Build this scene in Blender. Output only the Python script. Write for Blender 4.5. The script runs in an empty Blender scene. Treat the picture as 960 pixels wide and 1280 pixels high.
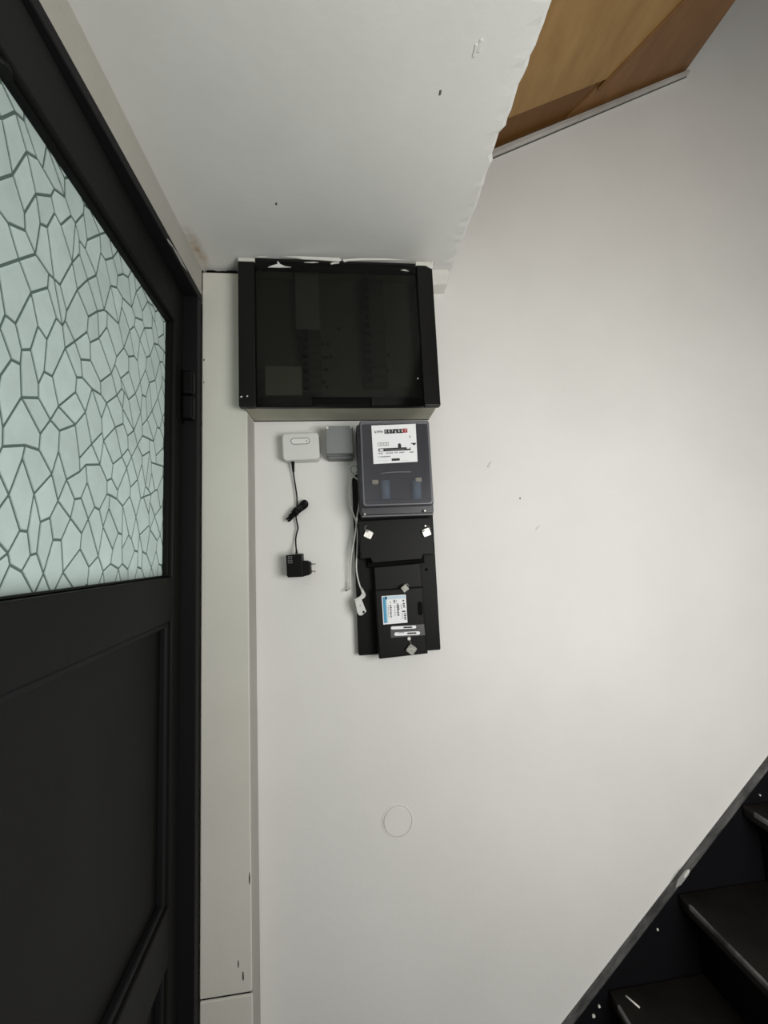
import bpy, bmesh, math, random
from mathutils import Vector, Matrix

# ------------------------------------------------------------------ camera, world, light, exposure
scene = bpy.context.scene
C = scene.collection
DZ = 0.058                       # floor sits at z = 0; measured heights are relative to eye height 1.38
EYE = 1.38
R = ((0.9937599998925158, -0.10210154334586934, -0.044903646400020814),
     (-0.033926250433458115, 0.10681709140691083, -0.9936997124458142),
     (0.10625475116507883, 0.9890224384864881, 0.10268663021585606))
F = 481.0                        # focal length in pixels of the 960 x 1280 frame (13 mm equivalent)

cam_data = bpy.data.cameras.new('camera')
cam_data.sensor_fit = 'VERTICAL'
cam_data.sensor_height = 36.0
cam_data.lens = F / 1280.0 * 36.0
cam_data.clip_start = 0.01
cam = bpy.data.objects.new('camera', cam_data)
C.objects.link(cam)
right, down, fwd = (Vector(r) for r in R)
cam.matrix_world = Matrix(((right.x, -down.x, -fwd.x, 0), (right.y, -down.y, -fwd.y, 0),
                           (right.z, -down.z, -fwd.z, EYE + DZ), (0, 0, 0, 1)))
scene.camera = cam

world = bpy.data.worlds.new('World')
scene.world = world
world.use_nodes = True
bg = world.node_tree.nodes['Background']
bg.inputs['Color'].default_value = (0.97, 1.0, 0.98, 1)
bg.inputs['Strength'].default_value = 0.07

def area(name, loc, target, sx, sy, power, color):
    d = bpy.data.lights.new(name, 'AREA')
    d.shape = 'RECTANGLE'; d.size = sx; d.size_y = sy; d.energy = power; d.color = color
    o = bpy.data.objects.new(name, d); C.objects.link(o)
    o.location = loc
    o.rotation_euler = (Vector(target) - Vector(loc)).to_track_quat('-Z', 'Y').to_euler()
    return o
def point_light(name, loc, radius, power, color):
    d = bpy.data.lights.new(name, 'POINT')
    d.energy = power; d.color = color; d.shadow_soft_size = radius
    o = bpy.data.objects.new(name, d); C.objects.link(o); o.location = loc
    return o
point_light('added_main_light', (0.76, -0.34, 1.36), 0.36, 61, (1.0, 0.988, 0.955))  # soft light added unseen beside the camera to brighten wall and ceiling
point_light('added_left_fill', (-0.02, -1.0, 1.66), 0.30, 8, (1.0, 0.988, 0.955))  # weak unseen fill, added behind on the left
area('street_daylight', (-1.5, 0.35, 0.95), (-0.38, 0.5, 1.55), 1.6, 1.6, 17, (0.92, 1.0, 0.97))

vs = scene.view_settings
vs.view_transform = 'Standard'; vs.look = 'None'; vs.gamma = 1.0; vs.use_curve_mapping = False
vs.exposure = 0.0

# ------------------------------------------------------------------ helpers
def P(u, v, y):
    """point of the place seen at frame position (u, v) and lying at depth y"""
    a = Vector(((u - 480) / F, (v - 640) / F, 1.0))
    d = Vector((R[0][i] * a[0] + R[1][i] * a[1] + R[2][i] * a[2] for i in range(3)))
    d *= y / d.y
    return Vector((d.x, d.y, d.z + EYE))

def new_bm(): return bmesh.new()

def box(bm, x0, x1, y0, y1, z0, z1, bev=0.0, seg=2):
    r = bmesh.ops.create_cube(bm, size=1.0)
    vsx = r['verts']
    for v in vsx:
        v.co = Vector((x0 + (v.co.x + .5) * (x1 - x0), y0 + (v.co.y + .5) * (y1 - y0), z0 + (v.co.z + .5) * (z1 - z0)))
    if bev > 0:
        es = {e for v in vsx for e in v.link_edges}
        bmesh.ops.bevel(bm, geom=list(es), offset=bev, segments=seg, affect='EDGES', profile=0.5)
    return bm

def prism(bm, pts, y0, y1, bev=0.0, seg=2, front_only=True):
    """polygon pts (x, z) extruded from y0 (front) to y1 (back)"""
    f = [bm.verts.new((p[0], y0, p[1])) for p in pts]
    b = [bm.verts.new((p[0], y1, p[1])) for p in pts]
    n = len(pts)
    ff = bm.faces.new(f); bm.faces.new(b[::-1])
    for i in range(n):
        bm.faces.new((f[i], b[i], b[(i + 1) % n], f[(i + 1) % n]))
    bmesh.ops.recalc_face_normals(bm, faces=bm.faces[:])
    if bev > 0:
        bmesh.ops.bevel(bm, geom=list(ff.edges), offset=bev, segments=seg, affect='EDGES', profile=0.5)
    return bm

def rrect(x0, x1, z0, z1, r, n=6):
    pts = []
    for cx, cz, a0 in ((x1 - r, z1 - r, 0), (x0 + r, z1 - r, 90), (x0 + r, z0 + r, 180), (x1 - r, z0 + r, 270)):
        for k in range(n + 1):
            a = math.radians(a0 + 90 * k / n)
            pts.append((cx + r * math.cos(a), cz + r * math.sin(a)))
    return pts

def circle(cx, cz, r, n=32):
    return [(cx + r * math.cos(2 * math.pi * k / n), cz + r * math.sin(2 * math.pi * k / n)) for k in range(n)]

def smooth_path(pts, n=8):
    pts = [Vector(p) for p in pts]
    q = [pts[0] * 2 - pts[1]] + pts + [pts[-1] * 2 - pts[-2]]
    out = []
    for i in range(1, len(q) - 2):
        p0, p1, p2, p3 = q[i - 1:i + 3]
        for k in range(n):
            t = k / n
            out.append(0.5 * ((2 * p1) + (p2 - p0) * t + (2 * p0 - 5 * p1 + 4 * p2 - p3) * t * t + (3 * p1 - p0 - 3 * p2 + p3) * t ** 3))
    out.append(pts[-1])
    return out

def tube(bm, pts, r, n=8, r1=None):
    pts = [Vector(p) for p in pts]
    rings = []
    up = Vector((0.13, 0.97, 0.21)).normalized()
    m = len(pts)
    for i, p in enumerate(pts):
        t = (pts[min(i + 1, m - 1)] - pts[max(i - 1, 0)]).normalized()
        a = up - t * up.dot(t)
        a = a.normalized() if a.length > 1e-4 else t.orthogonal().normalized()
        b = t.cross(a)
        rr = r if r1 is None else r + (r1 - r) * i / (m - 1)
        rings.append([bm.verts.new(p + (a * math.cos(2 * math.pi * k / n) + b * math.sin(2 * math.pi * k / n)) * rr) for k in range(n)])
    for i in range(m - 1):
        for k in range(n):
            f = bm.faces.new((rings[i][k], rings[i][(k + 1) % n], rings[i + 1][(k + 1) % n], rings[i + 1][k]))
            f.smooth = True
    bm.faces.new(rings[0][::-1]); bm.faces.new(rings[-1])
    bmesh.ops.recalc_face_normals(bm, faces=bm.faces[:])
    return bm

def quad_slab(bm, a, b, c, d, n, t):
    """slab with face a b c d, thickness t along n"""
    n = Vector(n) * t
    top = [bm.verts.new(Vector(p)) for p in (a, b, c, d)]
    bot = [bm.verts.new(Vector(p) + n) for p in (a, b, c, d)]
    bm.faces.new(top); bm.faces.new(bot[::-1])
    for i in range(4):
        bm.faces.new((top[i], bot[i], bot[(i + 1) % 4], top[(i + 1) % 4]))
    bmesh.ops.recalc_face_normals(bm, faces=bm.faces[:])
    return bm

def obj(name, bm, mat, parent=None, smooth=False):
    me = bpy.data.meshes.new(name)
    if smooth:
        for f in bm.faces: f.smooth = True
    bm.to_mesh(me); bm.free()
    me.materials.append(mat)
    o = bpy.data.objects.new(name, me); C.objects.link(o)
    if parent: o.parent = parent
    else: o.location.z += DZ
    return o

def thing(name, label, cat, loc=(0, 0, 0), rot=(0, 0, 0), group=None):
    o = bpy.data.objects.new(name, None); C.objects.link(o)
    o.empty_display_size = 0.05
    o.location = (loc[0], loc[1], loc[2] + DZ); o.rotation_euler = rot
    tag(o, label, cat, group)
    return o

def tag(o, label=None, cat=None, group=None, kind=None):
    if label: o['label'] = label
    if cat: o['category'] = cat
    if group: o['group'] = group
    if kind: o['kind'] = kind
    return o

def root(name, loc=(0, 0, 0), rot=(0, 0, 0), label=None):
    o = bpy.data.objects.new(name, None); C.objects.link(o)
    o.location = (loc[0], loc[1], loc[2] + DZ); o.rotation_euler = rot
    o['kind'] = 'structure'
    if label: o['label'] = label
    return o

def text(name, body, size, x, y, z, mat, parent, rot=0.0, align='CENTER', squeeze=1.0, bold=0.0):
    cu = bpy.data.curves.new(name, 'FONT')
    cu.body = body; cu.size = size; cu.align_x = align; cu.align_y = 'CENTER'; cu.extrude = 0.0001
    cu.resolution_u = 3; cu.offset = bold * size
    t = bpy.data.objects.new(name + '_tmp', cu)
    me = bpy.data.meshes.new_from_object(t)
    bpy.data.objects.remove(t); bpy.data.curves.remove(cu)
    M = Matrix.Translation((x, y, z)) @ Matrix.Rotation(rot, 4, 'Y') @ Matrix.Rotation(math.pi / 2, 4, 'X') @ Matrix.Scale(squeeze, 4, (1, 0, 0))
    me.transform(M)
    me.materials.clear(); me.materials.append(mat)
    o = bpy.data.objects.new(name, me); C.objects.link(o); o.parent = parent
    return o

# ------------------------------------------------------------------ materials
def mat(name, col, rough=0.5, spec=0.5, metal=0.0):
    m = bpy.data.materials.new(name); m.use_nodes = True
    b = m.node_tree.nodes['Principled BSDF']
    b.inputs['Base Color'].default_value = (*col, 1)
    b.inputs['Roughness'].default_value = rough
    b.inputs['Specular IOR Level'].default_value = spec
    b.inputs['Metallic'].default_value = metal
    return m

def nd(m, t, **kw):
    n = m.node_tree.nodes.new(t)
    for k, v in kw.items(): setattr(n, k, v)
    return n

def noise(m, scale, detail=4, rough=0.55, vec=None):
    n = nd(m, 'ShaderNodeTexNoise')
    n.inputs['Scale'].default_value = scale; n.inputs['Detail'].default_value = detail; n.inputs['Roughness'].default_value = rough
    tc = nd(m, 'ShaderNodeTexCoord')
    L = m.node_tree.links
    if vec is not None:
        mp = nd(m, 'ShaderNodeMapping'); mp.inputs['Scale'].default_value = vec
        L.new(tc.outputs['Object'], mp.inputs['Vector']); L.new(mp.outputs['Vector'], n.inputs['Vector'])
    else:
        L.new(tc.outputs['Object'], n.inputs['Vector'])
    return n

def ramp(m, src, stops):
    r = nd(m, 'ShaderNodeValToRGB')
    e = r.color_ramp.elements
    while len(e) < len(stops): e.new(0.5)
    for i, (p, c) in enumerate(stops):
        e[i].position = p; e[i].color = (*c, 1) if len(c) == 3 else c
    m.node_tree.links.new(src, r.inputs['Fac'])
    return r

def bump(m, src, strength, dist):
    b = nd(m, 'ShaderNodeBump'); b.inputs['Strength'].default_value = strength; b.inputs['Distance'].default_value = dist
    L = m.node_tree.links
    L.new(src, b.inputs['Height'])
    L.new(b.outputs['Normal'], m.node_tree.nodes['Principled BSDF'].inputs['Normal'])
    return b

def tinted(m, n, c0, c1, p0=0.35, p1=0.65):
    r = ramp(m, n.outputs['Fac'], [(p0, c0), (p1, c1)])
    m.node_tree.links.new(r.outputs['Color'], m.node_tree.nodes['Principled BSDF'].inputs['Base Color'])
    return r

def plaster(name, c0, c1, bs=0.25):
    m = mat(name, c0, 0.75, 0.25)
    tinted(m, noise(m, 3.0, 5), c0, c1)
    bump(m, noise(m, 55, 6, 0.6).outputs['Fac'], bs, 0.004)
    return m

M_wall = plaster('white_plaster', (0.74, 0.735, 0.71), (0.78, 0.775, 0.75), 0.12)
M_ceil = plaster('ceiling_paint', (0.62, 0.62, 0.597), (0.67, 0.67, 0.65), 0.18)
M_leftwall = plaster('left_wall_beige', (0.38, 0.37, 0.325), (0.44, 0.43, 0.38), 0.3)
M_lump = plaster('plaster_lump', (0.66, 0.65, 0.61), (0.72, 0.71, 0.67), 0.3)
M_panel = plaster('cream_paint', (0.60, 0.595, 0.53), (0.66, 0.655, 0.59), 0.12)
M_sideshade = plaster('side_shade_grey', (0.40, 0.39, 0.355), (0.46, 0.45, 0.41), 0.2)
M_jointshade = plaster('joint_shade_grey', (0.50, 0.49, 0.46), (0.56, 0.55, 0.52), 0.2)
M_floor = mat('floor_tile_grey', (0.09, 0.085, 0.08), 0.5)
tinted(M_floor, noise(M_floor, 9), (0.07, 0.066, 0.06), (0.12, 0.115, 0.105))

# brown damp stain where the ceiling meets the left wall
def add_stain(m, centre, radius, col):
    L = m.node_tree.links
    b = m.node_tree.nodes['Principled BSDF']
    src = b.inputs['Base Color'].links[0].from_socket
    tc = nd(m, 'ShaderNodeTexCoord')
    mp = nd(m, 'ShaderNodeMapping')
    mp.inputs['Location'].default_value = [-c / r for c, r in zip(centre, radius)]
    mp.inputs['Scale'].default_value = [1 / r for r in radius]
    L.new(tc.outputs['Object'], mp.inputs['Vector'])
    g = nd(m, 'ShaderNodeTexGradient', gradient_type='SPHERICAL')
    L.new(mp.outputs['Vector'], g.inputs['Vector'])
    nz = noise(m, 60, 5, 0.7)
    mu = nd(m, 'ShaderNodeMath', operation='MULTIPLY')
    L.new(g.outputs['Fac'], mu.inputs[0]); L.new(nz.outputs['Fac'], mu.inputs[1])
    rp = ramp(m, mu.outputs[0], [(0.10, (0, 0, 0)), (0.55, (1, 1, 1))])
    mx = nd(m, 'ShaderNodeMix', data_type='RGBA')
    L.new(rp.outputs['Color'], mx.inputs['Factor'])
    L.new(src, mx.inputs[6]); mx.inputs[7].default_value = (*col, 1)
    L.new(mx.outputs[2], b.inputs['Base Color'])
add_stain(M_ceil, (-0.318, 0.872, 2.103), (0.026, 0.10, 0.05), (0.40, 0.31, 0.22))

M_doorblack = mat('black_door_paint', (0.008, 0.008, 0.0075), 0.55, 0.14)
tinted(M_doorblack, noise(M_doorblack, 6, 5), (0.0065, 0.0065, 0.0060), (0.009, 0.009, 0.0082))
bump(M_doorblack, noise(M_doorblack, 40, 4).outputs['Fac'], 0.08, 0.003)
M_framepaint = mat('black_frame_paint', (0.009, 0.0086, 0.010), 0.55, 0.15)
M_hinge = mat('black_hinge', (0.003, 0.003, 0.003), 0.5, 0.15)
M_chip = mat('bare_white_paint', (0.70, 0.70, 0.66), 0.6)
bump(M_chip, noise(M_chip, 120, 4).outputs['Fac'], 0.4, 0.002)
M_bead = plaster('bead_plaster', (0.36, 0.34, 0.31), (0.58, 0.56, 0.53), 0.4)
M_chipgrey = mat('bare_grey_paint', (0.33, 0.33, 0.32), 0.6)

# patterned glass: milky cells, darker grooves
def glass_mat(name, col, trans, gl):
    m = bpy.data.materials.new(name); m.use_nodes = True
    nt = m.node_tree; nt.nodes.remove(nt.nodes['Principled BSDF'])
    out = nt.nodes['Material Output']; L = nt.links
    oi = nd(m, 'ShaderNodeObjectInfo')
    r = ramp(m, oi.outputs['Random'], [(0.0, tuple(c * 0.90 for c in col)), (1.0, col)])
    nz = noise(m, 30, 4)
    mx = nd(m, 'ShaderNodeMix', data_type='RGBA', blend_type='MULTIPLY'); mx.inputs['Factor'].default_value = 0.25
    L.new(r.outputs['Color'], mx.inputs[6]); L.new(nz.outputs['Fac'], mx.inputs[7])
    t = nd(m, 'ShaderNodeBsdfTranslucent'); L.new(mx.outputs[2], t.inputs['Color'])
    d = nd(m, 'ShaderNodeBsdfDiffuse'); L.new(mx.outputs[2], d.inputs['Color'])
    s1 = nd(m, 'ShaderNodeMixShader'); s1.inputs[0].default_value = trans
    L.new(d.outputs[0], s1.inputs[1]); L.new(t.outputs[0], s1.inputs[2])
    g = nd(m, 'ShaderNodeBsdfGlossy'); g.inputs['Roughness'].default_value = 0.3
    s2 = nd(m, 'ShaderNodeMixShader'); s2.inputs[0].default_value = gl
    L.new(s1.outputs[0], s2.inputs[1]); L.new(g.outputs[0], s2.inputs[2])
    b = nd(m, 'ShaderNodeBump'); b.inputs['Strength'].default_value = 0.3; b.inputs['Distance'].default_value = 0.002
    L.new(noise(m, 260, 3).outputs['Fac'], b.inputs['Height']); L.new(b.outputs['Normal'], g.inputs['Normal'])
    L.new(s2.outputs[0], out.inputs['Surface'])
    return m
M_facet = glass_mat('patterned_glass', (0.78, 0.88, 0.83), 0.85, 0.015)
M_groove = glass_mat('glass_groove', (0.17, 0.23, 0.195), 0.85, 0.02)

def smoked(name, tint, alpha_col, alpha, rough):
    m = bpy.data.materials.new(name); m.use_nodes = True
    nt = m.node_tree; L = nt.links
    p = nt.nodes['Principled BSDF']; out = nt.nodes['Material Output']
    p.inputs['Base Color'].default_value = (*alpha_col, 1); p.inputs['Roughness'].default_value = rough
    t = nd(m, 'ShaderNodeBsdfTransparent'); t.inputs['Color'].default_value = (*tint, 1)
    s = nd(m, 'ShaderNodeMixShader'); s.inputs[0].default_value = alpha
    L.new(t.outputs[0], s.inputs[1]); L.new(p.outputs[0], s.inputs[2]); L.new(s.outputs[0], out.inputs['Surface'])
    return m
M_smoke = smoked('smoked_door', (0.60, 0.61, 0.56), (0.006, 0.006, 0.0055), 0.28, 0.10)
M_meterglass = smoked('meter_cover', (0.78, 0.80, 0.84), (0.085, 0.085, 0.098), 0.46, 0.25)

M_boxbeige = mat('box_beige', (0.36, 0.355, 0.28), 0.6)
tinted(M_boxbeige, noise(M_boxbeige, 12), (0.33, 0.325, 0.255), (0.38, 0.375, 0.30))
M_boxblack = mat('box_black', (0.0060, 0.0062, 0.0055), 0.40, 0.22)
M_boxdoorrim = mat('box_black_rim', (0.0055, 0.0060, 0.0060), 0.32, 0.25)
M_inner = mat('box_inner_plate', (0.22, 0.225, 0.20), 0.7)
M_breaker = mat('breaker_grey', (0.12, 0.12, 0.115), 0.55)
M_toggle = mat('breaker_toggle', (0.015, 0.015, 0.016), 0.5)
M_blank = mat('blank_cover', (0.36, 0.37, 0.37), 0.6)
M_paper = mat('paper_card', (0.58, 0.59, 0.56), 0.7)
M_black = mat('black_plastic', (0.0030, 0.0030, 0.0030), 0.5, 0.14)
M_black2 = mat('black_bakelite', (0.0055, 0.0055, 0.0052), 0.48, 0.16)
bump(M_black2, noise(M_black2, 90, 3).outputs['Fac'], 0.05, 0.002)
M_hole = mat('deep_black', (0.003, 0.003, 0.003), 0.8, 0.1)
M_meterbody = mat('meter_body_grey', (0.034, 0.034, 0.040), 0.35, 0.5)
M_edgelight = mat('meter_edge_highlight', (0.13, 0.13, 0.145), 0.3, 0.5)
M_face = mat('meter_face_white', (0.84, 0.85, 0.86), 0.45)
M_ink = mat('black_ink', (0.012, 0.012, 0.012), 0.6)
M_greyink = mat('grey_ink', (0.22, 0.22, 0.22), 0.6)
M_red = mat('red_ink', (0.35, 0.02, 0.03), 0.6)
M_white = mat('white_plastic', (0.66, 0.665, 0.64), 0.4)
M_white2 = mat('white_window', (0.74, 0.745, 0.72), 0.25)
M_grey = mat('grey_plastic', (0.20, 0.21, 0.208), 0.5)
M_greyd = mat('grey_plastic_base', (0.17, 0.178, 0.176), 0.5)
M_cream = mat('terminal_cream', (0.95, 0.85, 0.62), 0.4)
M_coil = mat('coil_blue', (0.26, 0.36, 0.46), 0.5)
M_cable = mat('white_cable_sleeve', (0.62, 0.62, 0.59), 0.45)
M_metal = mat('pin_metal', (0.35, 0.34, 0.32), 0.35, 0.5, 0.9)
M_seal = mat('lead_seal_bright', (0.80, 0.78, 0.74), 0.38, 0.6, 0.35)
bump(M_seal, noise(M_seal, 220, 4).outputs['Fac'], 0.5, 0.002)
M_sealdull = mat('lead_seal_dull', (0.30, 0.30, 0.27), 0.5, 0.5, 0.5)
bump(M_sealdull, noise(M_sealdull, 220, 4).outputs['Fac'], 0.5, 0.002)
M_blue = mat('label_blue', (0.055, 0.30, 0.50), 0.5)
M_paleblue = mat('label_pale_blue', (0.50, 0.66, 0.76), 0.5)
M_clear = mat('clear_window', (0.10, 0.10, 0.10), 0.2, 0.6)

def wood(name, c0, c1, scale):
    m = mat(name, c0, 0.45, 0.35)
    n = noise(m, 4.0, 6, 0.6, scale)
    tinted(m, n, c0, c1, 0.3, 0.7)
    bump(m, n.outputs['Fac'], 0.08, 0.004)
    return m
M_wood_light = wood('varnished_board_light', (0.255, 0.142, 0.046), (0.37, 0.225, 0.082), (3.0, 1.2, 3.0))
M_wood_dark = wood('varnished_board_dark', (0.165, 0.078, 0.027), (0.24, 0.122, 0.043), (3.0, 1.2, 3.0))
M_wood_low = wood('varnished_board_red', (0.125, 0.056, 0.013), (0.155, 0.070, 0.017), (3.0, 1.2, 3.0))

M_stair = mat('stair_black_paint', (0.0022, 0.0022, 0.0030), 0.55, 0.1)
M_tread = mat('stair_tread_worn', (0.006, 0.0055, 0.0045), 0.6, 0.14)
tinted(M_tread, noise(M_tread, 7, 6), (0.0045, 0.0040, 0.0032), (0.0105, 0.0092, 0.0072))
M_string = mat('stair_string_paint', (0.0055, 0.0055, 0.0070), 0.55, 0.14)
M_worn = mat('worn_edge', (0.1, 0.1, 0.1), 0.6)
tinted(M_worn, noise(M_worn, 9, 6, 0.75, (1, 4, 1)), (0.020, 0.020, 0.021), (0.15, 0.15, 0.15), 0.38, 0.72)
M_wornnose = mat('worn_nosing', (0.1, 0.1, 0.1), 0.55)
tinted(M_wornnose, noise(M_wornnose, 14, 5, 0.6), (0.008, 0.008, 0.008), (0.10, 0.10, 0.097), 0.40, 0.62)
M_scuff = mat('scuff', (0.09, 0.085, 0.075), 0.7)

# ------------------------------------------------------------------ room shell
def struct(name, bm, m, label=None):
    return tag(obj(name, bm, m), label, kind='structure')

CT0, CT1 = 2.102, 2.142                         # stair-landing slab underside: left, right edge
XR = 0.320
bm = new_bm(); box(bm, -0.45, 2.6, 1.0, 1.15, -DZ, 3.95)
wall = struct('wall_back', bm, M_wall, 'white plastered wall behind the meter')
bm = new_bm(); box(bm, -0.60, 2.6, -2.4, 1.15, -DZ - 0.1, -DZ)
struct('floor', bm, M_floor)
# left wall: over the door, and the stretch before the door
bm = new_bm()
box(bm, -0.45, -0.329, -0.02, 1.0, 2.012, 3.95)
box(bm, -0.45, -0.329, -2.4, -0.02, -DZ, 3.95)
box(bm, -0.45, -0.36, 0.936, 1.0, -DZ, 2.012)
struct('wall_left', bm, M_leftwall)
# landing slab with a ragged right edge
bm = new_bm()
random.seed(4)
ys = [1.0 - 0.0125 * i for i in range(241)]
prev = None
def slab_z(x): return CT0 + (CT1 - CT0) * (x + 0.329) / (XR + 0.329)
xw = 0.0
for i, y in enumerate(ys):
    xw = 0.75 * xw + random.uniform(-1, 1) * 0.0022
    xe = XR + xw - (0.006 if 0.60 < y < 0.66 else 0.0)
    row = [bm.verts.new((-0.329, y, slab_z(-0.329))), bm.verts.new((xe - 0.03, y, slab_z(xe - 0.03))),
           bm.verts.new((xe - 0.008, y, slab_z(xe) - 0.0005 + random.uniform(-1, 1) * 0.0012)),
           bm.verts.new((xe, y, slab_z(xe) + 0.006)), bm.verts.new((xe, y, 2.34)), bm.verts.new((-0.329, y, 2.34))]
    if prev:
        for k in range(5):
            bm.faces.new((prev[k], row[k], row[k + 1], prev[k + 1]))
    prev = row
bmesh.ops.recalc_face_normals(bm, faces=bm.faces[:])
ceil_o = struct('ceiling', bm, M_ceil, 'grey white plastered slab with ragged edge beside the stairs')
bm = new_bm(); box(bm, -0.45, 2.6, -2.4, 1.15, 3.95, 4.05)
struct('ceiling', bm, M_wood_light)  # unseen upper ceiling, brown wood chosen to bounce warm light

# small dents and lumps in the plaster
def patch_mark(parent, u, v, y, w, h, m, name, ang=0.0, t=0.0006):
    p = P(u, v, y)
    n = 10
    random.seed(int(u * 7 + v))
    pts = []
    for k in range(n):
        a = 2 * math.pi * k / n
        rr = random.uniform(0.7, 1.1)
        x, z = w / 2 * rr * math.cos(a), h / 2 * rr * math.sin(a)
        pts.append((p.x + x * math.cos(ang) - z * math.sin(ang), p.z + x * math.sin(ang) + z * math.cos(ang)))
    b = new_bm(); prism(b, pts, y - t, y + t)
    return obj(name, b, m, parent)
patch_mark(wall, 650, 623, 1.0, 0.004, 0.006, M_scuff, 'scuff_mark')
patch_mark(wall, 612, 581, 1.0, 0.008, 0.022, M_lump, 'plaster_dab', -0.5, 0.002)
patch_mark(wall, 672, 660, 1.0, 0.006, 0.018, M_lump, 'plaster_dab', -0.8, 0.0015)
def ceil_mark(u, v, w, l, name, m, t=0.0015):
    p = P(u, v, 1.0); d = p - Vector((0, 0, EYE)); z0 = 2.135
    q = Vector((0, 0, EYE)) + d * ((z0 - EYE) / d.z)
    zc = slab_z(q.x)
    b = new_bm(); box(b, q.x - w / 2, q.x + w / 2, q.y - l / 2, q.y + l / 2, zc - t, zc + 0.002, 0.001, 1)
    return obj(name, b, m, ceil_o)
for u, v in ((594, 64), (600, 58)): ceil_mark(u, v, 0.006, 0.016, 'plaster_dab', M_ceil, 0.0015)
ceil_mark(550, 115, 0.004, 0.008, 'plaster_dab', M_scuff, 0.001)
ceil_mark(345, 244, 0.004, 0.006, 'plaster_dab', M_scuff, 0.001)

# plaster lump where slab, wall and cabinet meet
bm = new_bm()
a0, b0 = P(543, 365, 0.985), P(558, 363, 0.985)
prism(bm, [(0.235, a0.z), (b0.x - 0.004, b0.z), (b0.x + 0.006, b0.z + 0.03), (XR - 0.01, CT1 + 0.004), (0.235, CT1 + 0.002)], 0.955, 1.0, 0.006, 2)
struct('trim_1', bm, M_lump, 'plaster lump in the corner right of the cabinet')

# boxed-in pilaster beside the door
pil = root('trim_2', (-0.276, 0.965, -DZ), label='cream painted boxing between door frame and wall')
ox, oy, oz = -0.276, 0.965, -DZ
bm = new_bm(); box(bm, -0.3275 - ox, -0.2225 - ox, 0.93 - oy, 1.0 - oy, 0.479 - oz, 2.0925 - oz, 0.0025, 2)
obj('panel', bm, M_panel, pil)
bm = new_bm(); box(bm, -0.3275 - ox, -0.2215 - ox, 0.9305 - oy, 1.0 - oy, 0.0, 0.4740 - oz, 0.0025, 2)
obj('panel', bm, M_panel, pil)
bm = new_bm(); box(bm, -0.324 - ox, -0.226 - ox, 0.934 - oy, 1.0 - oy, 0.47 - oz, 0.482 - oz)
obj('joint_gap', bm, M_hole, pil)
for u, v, w, h in ((312, 1098, .003, .028), (304, 1220, .004, .018), (298, 1205, .003, .016), (255, 450, .004, .006), (255, 478, .003, .005)):
    mk = patch_mark(None, u, v, 0.93, w, h, M_scuff, 'scuff_mark')
    mk.location = (-ox, -oy, -oz); mk.parent = pil
random.seed(12)
bm = new_bm()
tube(bm, [(-0.318 + 0.0075 * i - ox, 0.936 - oy, 2.0965 + random.uniform(-.0015, .0025) - oz) for i in range(12)], 0.0042, 7)
obj('gap_shade', bm, M_hole, pil)  # black strip standing in for the shaded gap under the ceiling
bm = new_bm(); box(bm, -0.3300 - ox, -0.3255 - ox, 0.9312 - oy, 0.94 - oy, 2.045 - oz, 2.098 - oz, 0.001, 1)
obj('gap_shade', bm, M_hole, pil)  # black piece standing in for the shade in the corner hole
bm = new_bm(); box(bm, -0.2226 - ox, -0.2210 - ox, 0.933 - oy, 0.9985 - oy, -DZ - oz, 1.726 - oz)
obj('edge_strip', bm, M_sideshade, pil)  # side strip in darker grey, shade painted into its colour

# ------------------------------------------------------------------ door frame
fr = root('trim_3', (-0.345, 0.917, -DZ), label='black painted door frame')
ox, oy, oz = -0.345, 0.917, -DZ
bm = new_bm(); box(bm, -0.44 - ox, -0.329 - ox, 0.905 - oy, 0.9295 - oy, 0, 2.012 - oz, 0.0015, 1)
obj('jamb', bm, M_framepaint, fr)
bm = new_bm(); box(bm, -0.44 - ox, -0.395 - ox, 0.86 - oy, 0.905 - oy, 0, 2.012 - oz, 0.0015, 1)
obj('door_stop', bm, M_framepaint, fr)
bm = new_bm(); box(bm, -0.44 - ox, -0.3275 - ox, -0.02 - oy, 0.9295 - oy, 2.010 - oz, 2.030 - oz, 0.0015, 1)
obj('head', bm, M_framepaint, fr)
bm = new_bm(); box(bm, -0.44 - ox, -0.329 - ox, -0.02 - oy, 0.02 - oy, 0, 2.012 - oz, 0.0015, 1)
obj('jamb', bm, M_framepaint, fr)
bm = new_bm()
prism(bm, [(-0.86 + 0.66, 2.0135 - oz), (-0.20 + 0.01, 2.012 - oz), (-0.172, 2.0175 - oz), (-0.13, 2.0145 - oz), (-0.10, 2.021 - oz), (-0.15, 2.024 - oz), (-0.19, 2.018 - oz)], -0.0008, 0.0008)
for v in bm.verts: v.co = Vector((-0.3272 - ox + v.co.y, 0.0 + v.co.x + 0.02, v.co.z))
obj('paint_chip', bm, M_chipgrey, fr)

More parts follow.
